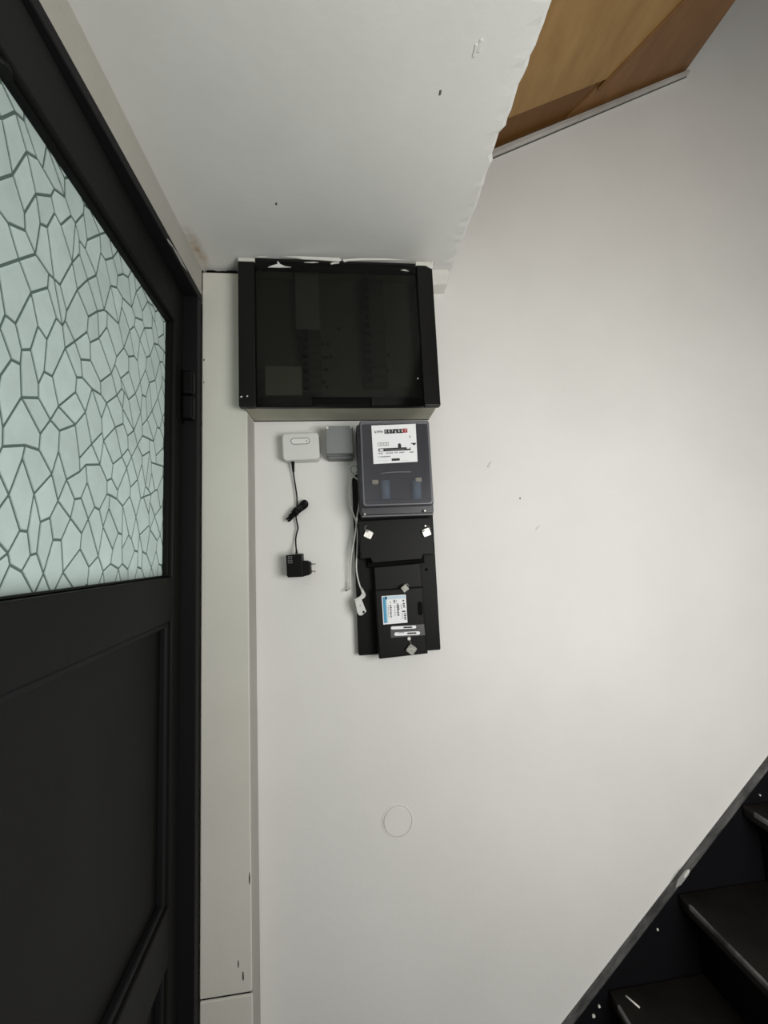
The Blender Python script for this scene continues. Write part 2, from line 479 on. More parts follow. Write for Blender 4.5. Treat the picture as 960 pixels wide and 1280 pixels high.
# ------------------------------------------------------------------ door leaf, standing 3 degrees ajar
DO = (-0.36, 0.900, -DZ)
door = root('door_1', DO, (0, 0, math.radians(3.0)), 'black panelled door with crackle patterned glass')
def dz(z): return z + DZ
W = 0.84
def dpart(name, y0, y1, z0, z1, x0=-0.042, x1=0.0, m=M_doorblack, bev=0.003, par=door):
    b = new_bm(); box(b, x0, x1, -y1, -y0, dz(z0), dz(z1), bev, 2)
    return obj(name, b, m, par)
GZ0, GZ1, GU0, GU1 = 1.348, 1.913, 0.045, 0.77
dpart('stile', 0.0, GU0, -0.05, 2.006)
dpart('stile', GU1, W, -0.05, 2.006)
dpart('rail', GU0, GU1, GZ1, 2.006)
dpart('rail', GU0, GU1, 1.258, GZ0)
dpart('rail', GU0, GU1, 0.620, 0.722)
dpart('rail', GU0, GU1, -0.05, 0.17)
for z0, z1 in ((0.722, 1.258), (0.17, 0.620)):
    b = new_bm(); box(b, -0.034, -0.021, -GU1, -GU0, dz(z0), dz(z1))
    pn = obj('panel', b, M_doorblack, door)
    m1 = 0.012                                   # mouldings around each panel
    for (ua, ub, za, zb) in ((GU0, GU0 + m1, z0, z1), (GU1 - m1, GU1, z0, z1), (GU0, GU1, z0, z0 + m1), (GU0, GU1, z1 - m1, z1)):
        b = new_bm(); box(b, -0.022, -0.006, -ub, -ua, dz(za), dz(zb), 0.004, 2)
        obj('moulding', b, M_framepaint, pn)
for (ua, ub, za, zb) in ((GU0, GU0 + .007, GZ0, GZ1), (GU1 - .007, GU1, GZ0, GZ1), (GU0, GU1, GZ1 - .006, GZ1), (GU0, GU1, GZ0, GZ0 + .004)):
    b = new_bm(); box(b, -0.0195, -0.008, -ub, -ua, dz(za), dz(zb), 0.002, 1)
    obj('glazing_bead', b, M_hinge, door)
# hinge
hz0, hz1 = 1.700, 1.815
b = new_bm(); box(b, -0.001, 0.0035, -0.030, 0.003, dz(hz0 - 0.006), dz(hz1 + 0.004), 0.0015, 1)
hg = obj('hinge', b, M_hinge, door)
for ha, hb in ((hz0, hz0 + 0.056), (hz0 + 0.058, hz1)):
    b = new_bm(); box(b, 0.003, 0.029, -0.018, 0.002, dz(ha), dz(hb), 0.006, 3); obj('knuckle', b, M_hinge, hg)
hz0, hz1 = 0.20, 0.315
b = new_bm(); box(b, -0.001, 0.0035, -0.030, 0.003, dz(hz0 - 0.006), dz(hz1 + 0.004), 0.0015, 1)
hg = obj('hinge', b, M_hinge, door)
b = new_bm(); tube(b, [(0.012, 0.0, dz(hz0)), (0.012, 0.0, dz(hz1))], 0.011, 14); obj('knuckle', b, M_hinge, hg)
# small round stud under the top rail
b = new_bm(); prism(b, circle(0, 0, 0.011, 20), -0.003, 0.003, 0.001, 1)
for v in b.verts: v.co = Vector((-0.010 + v.co.x * 0.7, -0.505 + v.co.z, dz(GZ1) - 0.004 + v.co.y))
obj('stud', b, M_black2, door)

# crackle glass: one pane, every cell its own facet
def clip(poly, p, n):
    out = []
    for i in range(len(poly)):
        a, c = poly[i], poly[(i + 1) % len(poly)]
        da = (a[0] - p[0]) * n[0] + (a[1] - p[1]) * n[1]
        dc = (c[0] - p[0]) * n[0] + (c[1] - p[1]) * n[1]
        if da <= 0: out.append(a)
        if (da < 0 < dc) or (dc < 0 < da):
            t = da / (da - dc)
            out.append((a[0] + (c[0] - a[0]) * t, a[1] + (c[1] - a[1]) * t))
    return out
def parea(p):
    return 0.5 * sum(p[i][0] * p[(i + 1) % len(p)][1] - p[(i + 1) % len(p)][0] * p[i][1] for i in range(len(p)))
def miter(poly, d):
    n = len(poly); s = 1 if parea(poly) > 0 else -1
    out = []
    for i in range(n):
        p0, p1, p2 = poly[i - 1], poly[i], poly[(i + 1) % n]
        e1 = Vector((p1[0] - p0[0], p1[1] - p0[1])).normalized(); e2 = Vector((p2[0] - p1[0], p2[1] - p1[1])).normalized()
        n1 = Vector((-e1.y, e1.x)) * s; n2 = Vector((-e2.y, e2.x)) * s
        b = n1 + n2
        if b.length < 1e-4: b = n1
        k = min(d / max(b.normalized().dot(n1), 0.25), 3 * d)
        q = Vector(p1) + b.normalized() * k
        out.append((q.x, q.y))
    return out
def clean(poly, e=0.0018):
    q = []
    for p in poly:
        if not q or math.hypot(p[0] - q[-1][0], p[1] - q[-1][1]) > e: q.append(p)
    if len(q) > 2 and math.hypot(q[0][0] - q[-1][0], q[0][1] - q[-1][1]) <= e: q.pop()
    return q
random.seed(21)
gu0, gu1, gz0, gz1 = GU0 + 0.002, GU1 - 0.002, GZ0 + 0.001, GZ1 - 0.001
A_, B_ = 0.0208, 0.0325                          # half width and half height of the diamond net
ni, nj = int((gu1 - gu0) / A_) + 3, int((gz1 - gz0) / B_) + 3
nodes = {}
for i in range(-2, ni + 2):
    for j in range(-2, nj + 2):
        if (i + j) % 2 == 0:
            x = gu0 + (i - 0.4 + random.uniform(-.42, .42)) * A_
            z = gz0 + (j - 0.4 + random.uniform(-.40, .40)) * B_
            r_ = random.random()
            mode = 'x' if r_ < 0.42 else ('v' if r_ < 0.80 else 'h')
            e = random.uniform(0.22, 0.42)
            sk = random.uniform(-.25, .25)
            if mode == 'v': nodes[i, j] = (mode, (x - sk * A_ * .5, z - e * B_), (x + sk * A_ * .5, z + e * B_))
            elif mode == 'h': nodes[i, j] = (mode, (x - e * A_, z - sk * B_ * .5), (x + e * A_, z + sk * B_ * .5))
            else: nodes[i, j] = (mode, (x, z), (x, z))
def corner(n, side):
    """points of node n seen by the cell for which it is the left, right, top or bottom corner, anticlockwise"""
    mode, p, q = nodes[n]
    if mode == 'x': return [p]
    if mode == 'v': return {'right': [p, q], 'left': [q, p], 'top': [p], 'bottom': [q]}[side]
    return {'right': [p], 'left': [q], 'top': [q, p], 'bottom': [p, q]}[side]
cells = []
for i in range(-1, ni + 1):
    for j in range(-1, nj + 1):
        if (i + j) % 2 == 0: continue
        poly = corner((i, j - 1), 'bottom') + corner((i + 1, j), 'right') + corner((i, j + 1), 'top') + corner((i - 1, j), 'left')
        for pt, nn in (((gu0, 0), (-1, 0)), ((gu1, 0), (1, 0)), ((0, gz0), (0, -1)), ((0, gz1), (0, 1))):
            if len(poly) >= 3: poly = clip(poly, pt, nn)
        if len(poly) < 3: continue
        poly = clean(poly)
        if len(poly) < 3 or abs(parea(poly)) < 1e-5: continue
        if len(poly) >= 6 and random.random() < 0.15:
            n = len(poly); k = random.randrange(n); h = n // 2
            cells += [[poly[(k + m) % n] for m in range(h + 1)], [poly[(k + h + m) % n] for m in range(n - h + 1)]]
        else:
            cells.append(poly)
web = new_bm()
pane = None
caps = []
for poly in cells:
    q = miter(poly, 0.0015)
    r = miter(poly, 0.0020)
    outer = [web.verts.new((-0.0206, -p[0], dz(p[1]))) for p in poly]
    if abs(parea(poly)) < 0.00006 or parea(r) * parea(poly) <= 0 or abs(parea(r)) < 0.00001:
        web.faces.new(outer); continue
    inner = [web.verts.new((-0.0206, -p[0], dz(p[1]))) for p in q]
    for i in range(len(poly)):
        k = (i + 1) % len(poly)
        web.faces.new((outer[i], outer[k], inner[k], inner[i]))
    caps.append((q, r))
pane = obj('glass_pane', web, M_groove, door)
def add_cap(b, q, r):
    base = [b.verts.new((-0.0206, -p[0], dz(p[1]))) for p in q]
    top = [b.verts.new((-0.0196, -p[0], dz(p[1]))) for p in r]
    b.faces.new(top)
    for i in range(len(q)):
        k = (i + 1) % len(q)
        b.faces.new((base[i], base[k], top[k], top[i]))
caps.sort(key=lambda c: min(p[0] for p in c[0]))  # nearest the hinge first: those the photograph shows
far = new_bm()
for n_, (q, r) in enumerate(caps):
    if n_ >= 280:
        add_cap(far, q, r); continue
    b = new_bm(); add_cap(b, q, r)
    bmesh.ops.recalc_face_normals(b, faces=b.faces[:])
    obj('glass_facet', b, M_facet, pane)
if far.verts:
    bmesh.ops.recalc_face_normals(far, faces=far.faces[:])
    obj('glass_facets', far, M_facet, pane)['kind'] = 'stuff'
else:
    far.free()

# ------------------------------------------------------------------ brown boards under the upper flight
sl = (2.9037 - 2.5657) / (1.1734 - 0.4921)
def sz(x): return 2.5657 + (x - 0.4921) * sl
def soff(u, v, lift=0.0):
    """point of the sloping soffit seen at (u, v)"""
    p = P(u, v, 1.0); d = p - Vector((0, 0, EYE)); d /= d.y
    # EYE + d.z t = sz(d.x t)
    t = (2.5657 - 0.4921 * sl - EYE - lift) / (d.z - sl * d.x)
    return Vector((d.x * t, d.y * t, EYE + d.z * t))
sn = Vector((-sl, 0, 1)).normalized()
sof = thing('stair_soffit', 'brown varnished wooden boards sloping overhead beside the white slab edge', 'soffit', (0.8, 0.6, sz(0.8)))
so = Vector((0.8, 0.6, sz(0.8)))
a1, a2 = soff(741, 118), soff(855, 0)
dv = (a2 - a1); dv /= dv.y                        # seam direction per unit y
def seam(y, off=0.0):
    x = a1.x + dv.x * (y - a1.y) + off
    return x
YB = -0.35
def spt(x, y, low=0.0): return Vector((x, y, sz(x))) - sn * low - so
def board(name, corners, m, low, t=0.02):
    b = new_bm()
    top = [b.verts.new(spt(x, y, low)) for x, y in corners]
    bot = [b.verts.new(spt(x, y, low) + sn * t) for x, y in corners]
    n = len(corners)
    b.faces.new(top); b.faces.new(bot[::-1])
    for i in range(n): b.faces.new((top[i], bot[i], bot[(i + 1) % n], top[(i + 1) % n]))
    bmesh.ops.recalc_face_normals(b, faces=b.faces[:])
    return obj(name, b, m, sof)
XE = 1.1734
ylow = soff(700, 122).y                           # lower board next to the wall
def seam_y(x): return a1.y + (x - a1.x) / dv.x
board('board', [(0.20, YB), (0.20, ylow), (seam(ylow), ylow), (seam(YB), YB)], M_wood_light, 0.0)
board('board', [(seam(ylow) , ylow), (seam(0.9985), 0.9985), (XE, 0.9985), (XE, YB), (seam(YB), YB)], M_wood_dark, -0.006)
board('board', [(0.20, ylow - 0.02), (0.20, 0.9985), (seam(0.9985) + 0.002, 0.9985), (seam(ylow - 0.02) + 0.002, ylow - 0.02)], M_wood_low, -0.009)
# batten along the seam
c1, c2 = Vector((seam(ylow + .02), ylow + .02)), Vector((seam(YB), YB))
b = new_bm()
tube(b, [spt(c1.x, c1.y, 0.001), spt(c2.x, c2.y, 0.001)], 0.006, 6)
obj('seam_strip', b, M_wood_dark, sof)
# plaster bead along the wall
bm = new_bm()
quad_slab(bm, (0.2, 0.985, sz(0.2) - 0.004), (XE, 0.985, sz(XE) - 0.004), (XE, 0.985, sz(XE) - 0.013), (0.2, 0.985, sz(0.2) - 0.020), (0, 1, 0), 0.015)
struct('trim_4', bm, M_bead, 'thin white plaster bead where the brown boards meet the wall')
bm = new_bm()
quad_slab(bm, (0.2, 0.9975, sz(0.2) - 0.020), (XE, 0.9975, sz(XE) - 0.013), (XE, 0.9975, sz(XE) - 0.0155), (0.2, 0.9975, sz(0.2) - 0.0235), (0, 1, 0), 0.0025)
struct('trim_5', bm, M_scuff, 'dark crack line under the plaster bead')

# ------------------------------------------------------------------ staircase
st = thing('staircase', 'black painted wooden staircase climbing to the right along the white wall', 'stairs', (0.9, 0.55, -DZ))
sx, sy, s0 = 0.9, 0.55, -DZ
GO, RI = 0.207, 0.185
sa_, sb_ = P(701, 1280, 1.0), P(960, 944, 1.0)
SL = (sb_.z - sa_.z) / (sb_.x - sa_.x)
def strz(x): return sa_.z + (x - sa_.x) * SL
def string_board(y0, y1):
    b = new_bm()
    xa, xb = 0.245, 2.2
    prism(b, [(xa - sx, -s0 - DZ), (xa - sx, max(strz(xa), -DZ + .02) - s0), (xb - sx, strz(xb) - s0), (xb - sx, strz(xb) - 0.34 - s0), (0.66 - sx, -s0 - DZ)], y0 - sy, y1 - sy, 0.003, 1)
    return obj('string', b, M_string, st)
string_board(0.982, 0.9985)
string_board(0.10, 0.13)
b = new_bm()
for i in range(1):
    xa, xb = 0.26, 2.19
    quad_slab(b, (xa - sx, 0.9815 - sy, strz(xa) - s0 + .0006), (xb - sx, 0.9815 - sy, strz(xb) - s0 + .0006), (xb - sx, 0.998 - sy, strz(xb) - s0 + .0006), (xa - sx, 0.998 - sy, strz(xa) - s0 + .0006), (0, 0, -1), 0.004)
obj('worn_edge', b, M_worn, st)
for k in range(-2, 6):
    nx, nz = 0.801 + GO * k, 0.497 + RI * k
    b = new_bm(); box(b, nx - sx, nx + GO + 0.06 - sx, 0.13 - sy, 0.982 - sy, nz - 0.030 - s0, nz - s0, 0.005, 2)
    tr = obj('tread', b, M_tread, st)
    b = new_bm(); box(b, nx - 0.0012 - sx, nx + 0.006 - sx, 0.135 - sy, 0.95 - sy, nz - 0.012 - s0, nz + 0.0006 - s0, 0.002, 1)
    obj('worn_nosing', b, M_wornnose, tr)
    b = new_bm(); box(b, nx + 0.042 - sx, nx + 0.060 - sx, 0.13 - sy, 0.982 - sy, nz - RI - s0, nz - 0.029 - s0)
    obj('riser', b, M_stair, st)
def splinter(u, v, y, l, w, ang, m=M_chip):
    p = P(u, v, y)
    pts = [(-l / 2, 0), (-l / 4, -w / 2), (l / 3, -w / 2), (l / 2, 0), (l / 3, w / 2), (-l / 5, w / 2)]
    ca, sa = math.cos(ang), math.sin(ang)
    b = new_bm(); prism(b, [(p.x - sx + x * ca - z * sa, p.z - s0 + x * sa + z * ca) for x, z in pts], y - .001 - sy, y + .001 - sy)
    return obj('paint_chip', b, m, st)
splinter(853, 1098, 0.981, 0.055, 0.012, math.atan(SL), M_chipgrey)
splinter(858, 1092, 0.9805, 0.025, 0.006, math.atan(SL))
splinter(822, 1162, 0.981, 0.005, 0.005, 0)
splinter(749, 1258, 0.981, 0.006, 0.006, 0.3)
splinter(742, 1270, 0.981, 0.008, 0.007, 0.6)
splinter(950, 1032, 0.981, 0.006, 0.01, 0.9)
splinter(950, 994, 0.981, 0.004, 0.004, 0.9)
# pale scratch on a tread
p = P(791, 1252, 0.94); tz = 0.312
d = p - Vector((0, 0, EYE)); q = Vector((0, 0, EYE)) + d * ((tz - EYE) / d.z)
b = new_bm(); tube(b, [(q.x - sx - .008, q.y - sy + .012, tz - s0 + .001), (q.x - sx + .006, q.y - sy - .014, tz - s0 + .001)], 0.002, 6); obj('paint_chip', b, M_chip, st)

# ------------------------------------------------------------------ distribution cabinet
cab = thing('distribution_cabinet', 'black wall cabinet with smoked door over rows of circuit breakers', 'cabinet', (0.0077, 0.945, 1.729))
cx, cy, cz = 0.0077, 0.945, 1.729
X0, X1, Z0, Z1 = -0.2315, 0.247, 1.729, 2.094
def cb(name, x0, x1, y0, y1, z0, z1, m, bev=0.0, par=cab, seg=2):
    b = new_bm(); box(b, x0 - cx, x1 - cx, y0 - cy, y1 - cy, z0 - cz, z1 - cz, bev, seg)
    return obj(name, b, m, par)
# beige body as a hollow shell
bm = new_bm()
xi0, xi1 = -0.2205, 0.240
def shell(bm, y0, y1, x0, x1, z0, z1, t):
    box(bm, x0 - cx, x1 - cx, y0 - cy, y1 - cy, z0 - cz, z0 + t - cz)
    box(bm, x0 - cx, x1 - cx, y0 - cy, y1 - cy, z1 - t - cz, z1 - cz)
    box(bm, x0 - cx, x0 + t - cx, y0 - cy, y1 - cy, z0 + t - cz, z1 - t - cz)
    box(bm, x1 - t - cx, x1 - cx, y0 - cy, y1 - cy, z0 + t - cz, z1 - t - cz)
shell(bm, 0.905, 0.9985, xi0, xi1, Z0 + 0.002, Z1 + 0.004, 0.006)
box(bm, xi0 - cx, xi1 - cx, 0.992 - cy, 0.9985 - cy, Z0 + 0.002 - cz, Z1 + .004 - cz)
obj('body', bm, M_boxbeige, cab)
# black front frame
FX0, FX1 = -0.192, 0.206                       # door opening
cb('front_frame', X0, FX0, 0.888, 0.906, Z0, Z1 - 0.001, M_boxblack, 0.003)
cb('front_frame', FX1, X1, 0.888, 0.906, Z0, Z1 + 0.004, M_boxblack, 0.003)
cb('front_frame', FX0, FX1, 0.893, 0.906, Z0, Z0 + 0.024, M_boxdoorrim, 0.002)
cb('front_frame', FX0, FX1, 0.893, 0.906, Z1 - 0.014, Z1 + 0.002, M_boxdoorrim, 0.002)
# smoked door with a notch for the finger grip
hx0, hx1 = P(391, 500, .885).x, P(464, 500, .885).x
hz = P(420, 497, .885).z
bm = new_bm()
prism(bm, [(FX0 + .002 - cx, Z0 - .003 - cz), (hx0 - cx, Z0 - .003 - cz), (hx0 - cx, hz - cz), (hx1 - cx, hz - cz), (hx1 - cx, Z0 - .003 - cz),
           (FX1 - .002 - cx, Z0 - .003 - cz), (FX1 - .004 - cx, Z1 - cz), (FX0 + .002 - cx, Z1 - .004 - cz)], 0.884 - cy, 0.888 - cy, 0.0012, 1)
sd = obj('door', bm, M_smoke, cab)
cb('finger_grip', hx0, hx1, 0.889, 0.895, Z0 + .001, hz, M_hole, 0.001, sd, 1)
cb('grip_lip', hx0 + .002, hx1 - .002, 0.885, 0.890, Z0 - .001, Z0 + .003, M_black, 0.001, sd, 1)
# light upper edge where the paint has come off
ztop = Z1 + 0.0125
cb('edge_strip', X0, X0 + 0.040, 0.889, 0.905, Z1 - 0.001, ztop - 0.004, M_panel, 0.001, cab, 1)
cb('edge_strip', FX1 - 0.001, X1 - 0.003, 0.889, 0.905, Z1 + 0.003, ztop + 0.002, M_panel, 0.001, cab, 1)
cb('edge_strip', X0 + 0.040, FX1 - .001, 0.890, 0.905, Z1 + 0.001, ztop - 0.003, M_boxblack, 0.001, cab, 1)
def flake(pts, y=0.8885):
    q = [P(u, v, y) for u, v in pts]
    b = new_bm(); prism(b, [(p.x - cx, p.z - cz) for p in q], y - .0008 - cy, y + .0012 - cy)
    obj('paint_flake', b, M_chip, cab)
flake([(352, 321), (376, 320.5), (400, 321.5), (424, 322.5), (427, 325), (424, 327), (400, 325), (378, 324), (370, 322.5)])
flake([(428, 324.5), (450, 323), (480, 323.2), (508, 325), (480, 325), (455, 325.2), (436, 326), (430, 327.5)])
flake([(335, 334), (342, 331.5), (347, 330), (346.5, 327), (348, 327), (350, 330), (356, 333), (364, 334), (350, 334.4)], 0.883)
flake([(413, 329.5), (416, 328), (424, 328), (424, 329), (417, 329.8), (414, 330.6)], 0.883)
flake([(380, 328), (392, 327.4), (398, 328), (390, 328.6)], 0.883)
flake([(533, 332.6), (536, 332), (539, 331), (539.5, 327), (541, 327), (541, 336), (537, 335)], 0.887)
flake([(501, 337.5), (506, 337), (511, 339), (507, 338.6)], 0.883)
flake([(318, 321.5), (324, 320.8), (336, 320.8), (330, 321.8)])
for u, v, w in ((301.5, 496, 3), (309, 495.2, 2)):
    flake([(u - w / 2, v + .6), (u, v - .8), (u + w / 2, v - .8), (u + w / 4, v + .8)], 0.887)
flake([(521.5, 473), (522.5, 472.2), (523.2, 473.4), (522.2, 474.2)], 0.883)
# inside: plate, breaker rows turned upright, blank cover, card
cb('back_plate', FX0 - .008, FX1 + .008, 0.945, 0.950, Z0 + .012, Z1 - .004, M_inner)
def pin(u0, u1, v0, v1, y):
    a, b_ = P(u0, v1, y), P(u1, v0, y)
    return a.x, b_.x, a.z, b_.z
def row(u0, u1, v0, v1, n):
    x0, x1, z0, z1 = pin(u0, u1, v0, v1, 0.92)
    h = (z1 - z0) / n
    for k in range(n):
        br = cb('breaker', x0, x1, 0.918, 0.946, z0 + k * h + .0006, z0 + (k + 1) * h - .0006, M_breaker, 0.001, cab, 1)
        cb('toggle', x0 + .004, x0 + .017, 0.906, 0.919, z0 + (k + .32) * h, z0 + (k + .72) * h, M_toggle, 0.001, br, 1)
row(378, 400, 413, 491, 8)
row(457, 478, 350, 482, 12)
x0, x1, z0, z1 = pin(370, 398, 338, 412, 0.92)
cb('blank_cover', x0, x1, 0.918, 0.946, z0, z1, M_blank, 0.001, cab, 1)
x0, x1, z0, z1 = pin(332, 377, 458, 494, 0.915)
cb('card', x0, x1, 0.9145, 0.9165, z0, z1, M_paper, 0.0, cab)
x0, x1, z0, z1 = pin(490, 514, 484, 496, 0.915)
cb('card', x0, x1, 0.9145, 0.9165, z0, z1, M_breaker, 0.0, cab)
random.seed(3)
for u, v in ((404, 430), (410, 430), (405, 447), (409, 447), (414, 446), (406, 462), (409, 462), (405, 478), (409, 484), (486, 444), (485, 463), (424, 411)):
    p = P(u, v, .944)
    cb('print_mark', p.x - .004, p.x + .003, 0.9435, 0.9455, p.z - .004, p.z + .004, M_ink, 0, cab)

# ------------------------------------------------------------------ meter board
mb = thing('meter_board', 'black meter board below the cabinet with terminal cover and service label', 'meter board', (0.13, 0.985, 1.1255))
bx, by, bz = 0.13, 0.985, 1.1255
def bd(name, x0, x1, y0, y1, z0, z1, m, bev=0.0, par=mb, seg=2):
    b = new_bm(); box(b, x0 - bx, x1 - bx, y0 - by, y1 - by, z0 - bz, z1 - bz, bev, seg)
    return obj(name, b, m, par)
def bpoly(name, pts, y0, y1, m, bev, par=mb):
    b = new_bm(); prism(b, [(p.x - bx, p.z - bz) for p in pts], y0 - by, y1 - by, bev, 2)
    return obj(name, b, m, par)
yb = 0.978
def px(lst, y): return [P(u, v, y) for u, v in lst]
ztb = P(441, 592, yb).z
b0 = P(449, 818.5, yb); b1 = P(550.5, 811, yb)
bpoly('base_board', [Vector((p[0], 0, p[1])) for p in rrect(0.0265, 0.2325, 1.129, ztb, 0.004, 3)], yb, 0.9995, M_black, 0.0015)
yc = 0.945
tc = bpoly('terminal_cover', px([(448, 651), (540, 646.5), (543, 693), (529, 693.5), (527, 699), (466, 704), (463, 698), (451, 699)], yc), yc, yb + .001, M_black2, 0.002)
bpoly('recess', px([(459, 699), (530, 694), (531, 704), (460, 710)], 0.966), 0.966, yb + .001, M_hole, 0.001)
for u, v in ((531.5, 657.5),):
    p = P(u, v, yc); b = new_bm(); prism(b, [(a - bx, c - bz) for a, c in circle(p.x, p.z, .0035, 14)], yc - .003 - by, yc + .002 - by, 0.001, 1); obj('screw', b, M_metal, tc)
ys = 0.955
lb = bpoly('fuse_box', px([(467, 709), (526, 703.5), (535, 817), (474.5, 824)], ys), ys, yb + .001, M_black2, 0.0025)
yk = 0.944
lc = bpoly('fuse_cover', px([(468.5, 738), (529, 733.5), (532, 795), (534, 816.5), (474, 823.5)], yk), yk, ys + .001, M_black2, 0.003)
bpoly('grip_slot', [Vector((p[0], 0, p[1])) for p in rrect(P(525, 760, yk).x - .006, P(525, 760, yk).x + .006, P(525, 769, yk).z, P(525, 752, yk).z, .005, 4)], yk - .0006, yk + .002, M_hole, 0, lc)
for u, v in ((533, 712),):
    p = P(u, v, yb); b = new_bm(); prism(b, [(a - bx, c - bz) for a, c in circle(p.x, p.z, .004, 14)], yb - .001 - by, yb + .002 - by); obj('screw_hole', b, M_hole, mb)
for u, v in ((446.5, 654), (446.2, 659)):
    p = P(u, v, yb); b = new_bm(); prism(b, [(a - bx, c - bz) for a, c in circle(p.x, p.z, .0022, 10)], yb - .003 - by, yb + .001 - by, .0006, 1); obj('screw', b, M_chip, mb)
# service label with a blue band, printed sideways
yl = yk - 0.0008
L4 = [(477, 745.2), (507.2, 743.2), (509.4, 778.2), (479.2, 780.8)]
lab = bpoly('label_sticker', px(L4, yl), yl, yk + .0005, M_face, 0.0, lc)
def lp(s, t, y):
    """s to the right, t downwards on the label"""
    u = (L4[0][0] * (1 - s) + L4[1][0] * s) * (1 - t) + (L4[3][0] * (1 - s) + L4[2][0] * s) * t
    v = (L4[0][1] * (1 - s) + L4[1][1] * s) * (1 - t) + (L4[3][1] * (1 - s) + L4[2][1] * s) * t
    return P(u, v, y)
def lpatch(name, s0_, s1_, t0, t1, m, y):
    b = new_bm(); prism(b, [(p.x - bx, p.z - bz) for p in (lp(s0_, t0, y), lp(s1_, t0, y), lp(s1_, t1, y), lp(s0_, t1, y))], y - by, y + .0004 - by)
    o = obj(name, b, m, lc); return o
lpatch('label_band', 0.035, 0.155, 0.03, 0.95, M_blue, yl - .0004)
lpatch('label_tint', 0.155, 0.97, 0.02, 0.13, M_paleblue, yl - .0003)
lpatch('label_tint', 0.155, 0.21, 0.02, 0.95, M_paleblue, yl - .0003)
random.seed(8)
for s_, w_, tt in ((0.23, .035, (.34, .78)), (0.31, .085, (.33, .78)), (0.50, .035, (.36, .75)), (0.60, .10, (.30, .74)), (0.48, .09, (.16, .28)), (0.58, .05, (.18, .24)), (0.33, .05, (.20, .28)), (0.77, .04, (.34, .50)), (0.86, .10, (.30, .46)), (0.80, .20, (.57, .63)), (0.79, .04, (.66, .88)), (0.88, .09, (.66, .92)), (0.85, .1, (.18, .26))):
    t = tt[0]
    while t < tt[1]:
        h = random.uniform(.025, .05)
        lpatch('print', s_ + random.uniform(-.006, .006), s_ + w_ * random.uniform(.6, 1.0), t, min(t + h, tt[1]), M_ink if w_ > .06 else M_greyink, yl - .0006)
        t += h + random.uniform(.016, .028)
# clear window with two contact slots
W4 = px([(487.5, 783), (530, 780), (531.5, 794), (488.5, 797.5)], yk)
bpoly('contact_window', W4, yk - .0012, yk + .001, M_clear, 0.0006, lc)
def slot(u0, u1, v, h, t, m, y):
    a, c = P(u0, v, y), P(u1, v - (u1 - u0) * .045, y)
    hh = h / F * y / 2
    n = 6; pts = []
    for k in range(n + 1):
        an = -math.pi / 2 + math.pi * k / n; pts.append((c.x - bx + hh * math.cos(an), c.z - bz + hh * math.sin(an)))
    for k in range(n + 1):
        an = math.pi / 2 + math.pi * k / n; pts.append((a.x - bx + hh * math.cos(an), a.z - bz + hh * math.sin(an)))
    b = new_bm(); prism(b, pts, y - by, y + t - by); obj('contact', b, m, lc)
slot(490.5, 518.5, 785, 3.6, .001, M_face, yk - .0022)
slot(505, 514.5, 784.4, 1.8, .001, M_ink, yk - .0026)
slot(495, 523, 792.6, 4.2, .001, M_face, yk - .0022)
slot(510, 519.5, 791.8, 2.2, .001, M_clear, yk - .0026)
slot(498, 505, 791, 0.8, .001, M_greyink, yk - .0026)

# lead seal tags
def seal(label, u, v, y, w, ang, m, loop, group=None):
    p = P(u, v, y)
    t = thing('seal_tag', label, 'seal', (p.x, p.y, p.z), (0, ang, 0), 'metal seal tags on the meter board')
    b = new_bm(); prism(b, rrect(-w * .45, w * .45, -w * .43, w * .43, w * .14, 4), -.002, .0022, 0.0012, 2)
    obj('plate', b, m, t)
    b = new_bm(); prism(b, circle(-w * .26, w * .28, w * .15, 12), -.0034, .001, .0006, 1); obj('eyelet', b, M_sealdull, t)
    if loop:
        q = [Vector(P(*l, y + .002)) - p for l in loop]
        q = [Matrix.Rotation(-ang, 3, 'Y') @ x for x in q]
        b = new_bm(); tube(b, smooth_path(q, 5), .0008, 6); obj('wire', b, M_sealdull, t)
    return t
seal('bright square metal seal at left of the terminal cover', 460.5, 668, 0.940, 0.022, math.radians(28), M_seal, [(457, 664), (456, 659), (459, 657)])
seal('bright square metal seal at right of the terminal cover under a screw', 533, 665.5, 0.940, 0.023, math.radians(-18), M_seal, [(538, 662), (536, 658), (532, 657.5)])
seal('dull metal seal lying on the top edge of the fuse cover', 506, 735.5, 0.940, 0.018, math.radians(-35), M_sealdull, [(511, 733), (509, 730), (505, 731)])
t = seal('dull metal seal hanging below the contact window', 514.2, 812, 0.938, 0.024, math.radians(40), M_sealdull, [(514, 808), (513, 803), (511.5, 799)])
p = P(511.3, 798.3, .941)
b = new_bm(); prism(b, [(a - bx, c - bz) for a, c in circle(p.x, p.z, .0042, 14)], p.y - .002 - by, yk + .001 - by, .001, 1); obj('screw', b, M_chip, lc)

# ------------------------------------------------------------------ electricity meter
mt = thing('electricity_meter', 'grey electricity meter with white dial plate and smoky cover', 'meter', (0.13, 0.96, 1.475))
mx_, my_, mz_ = 0.13, 0.96, 1.475
def me_box(name, x0, x1, y0, y1, z0, z1, m, bev=0.0, par=mt, seg=3):
    b = new_bm(); box(b, x0 - mx_, x1 - mx_, y0 - my_, y1 - my_, z0 - mz_, z1 - mz_, bev, seg)
    return obj(name, b, m, par)
ym = 0.898
def mp(lst, y): return [P(u, v, y) for u, v in lst]
def mpoly(name, pts, y0, y1, m, bev=0.0, par=mt):
    b = new_bm(); prism(b, [(p.x - mx_, p.z - mz_) for p in pts], y0 - my_, y1 - my_, bev, 3)
    return obj(name, b, m, par)
a, c = P(453, 634, ym), P(536.5, 525, ym)
x0, x1, z0, z1 = a.x, c.x, a.z, c.z
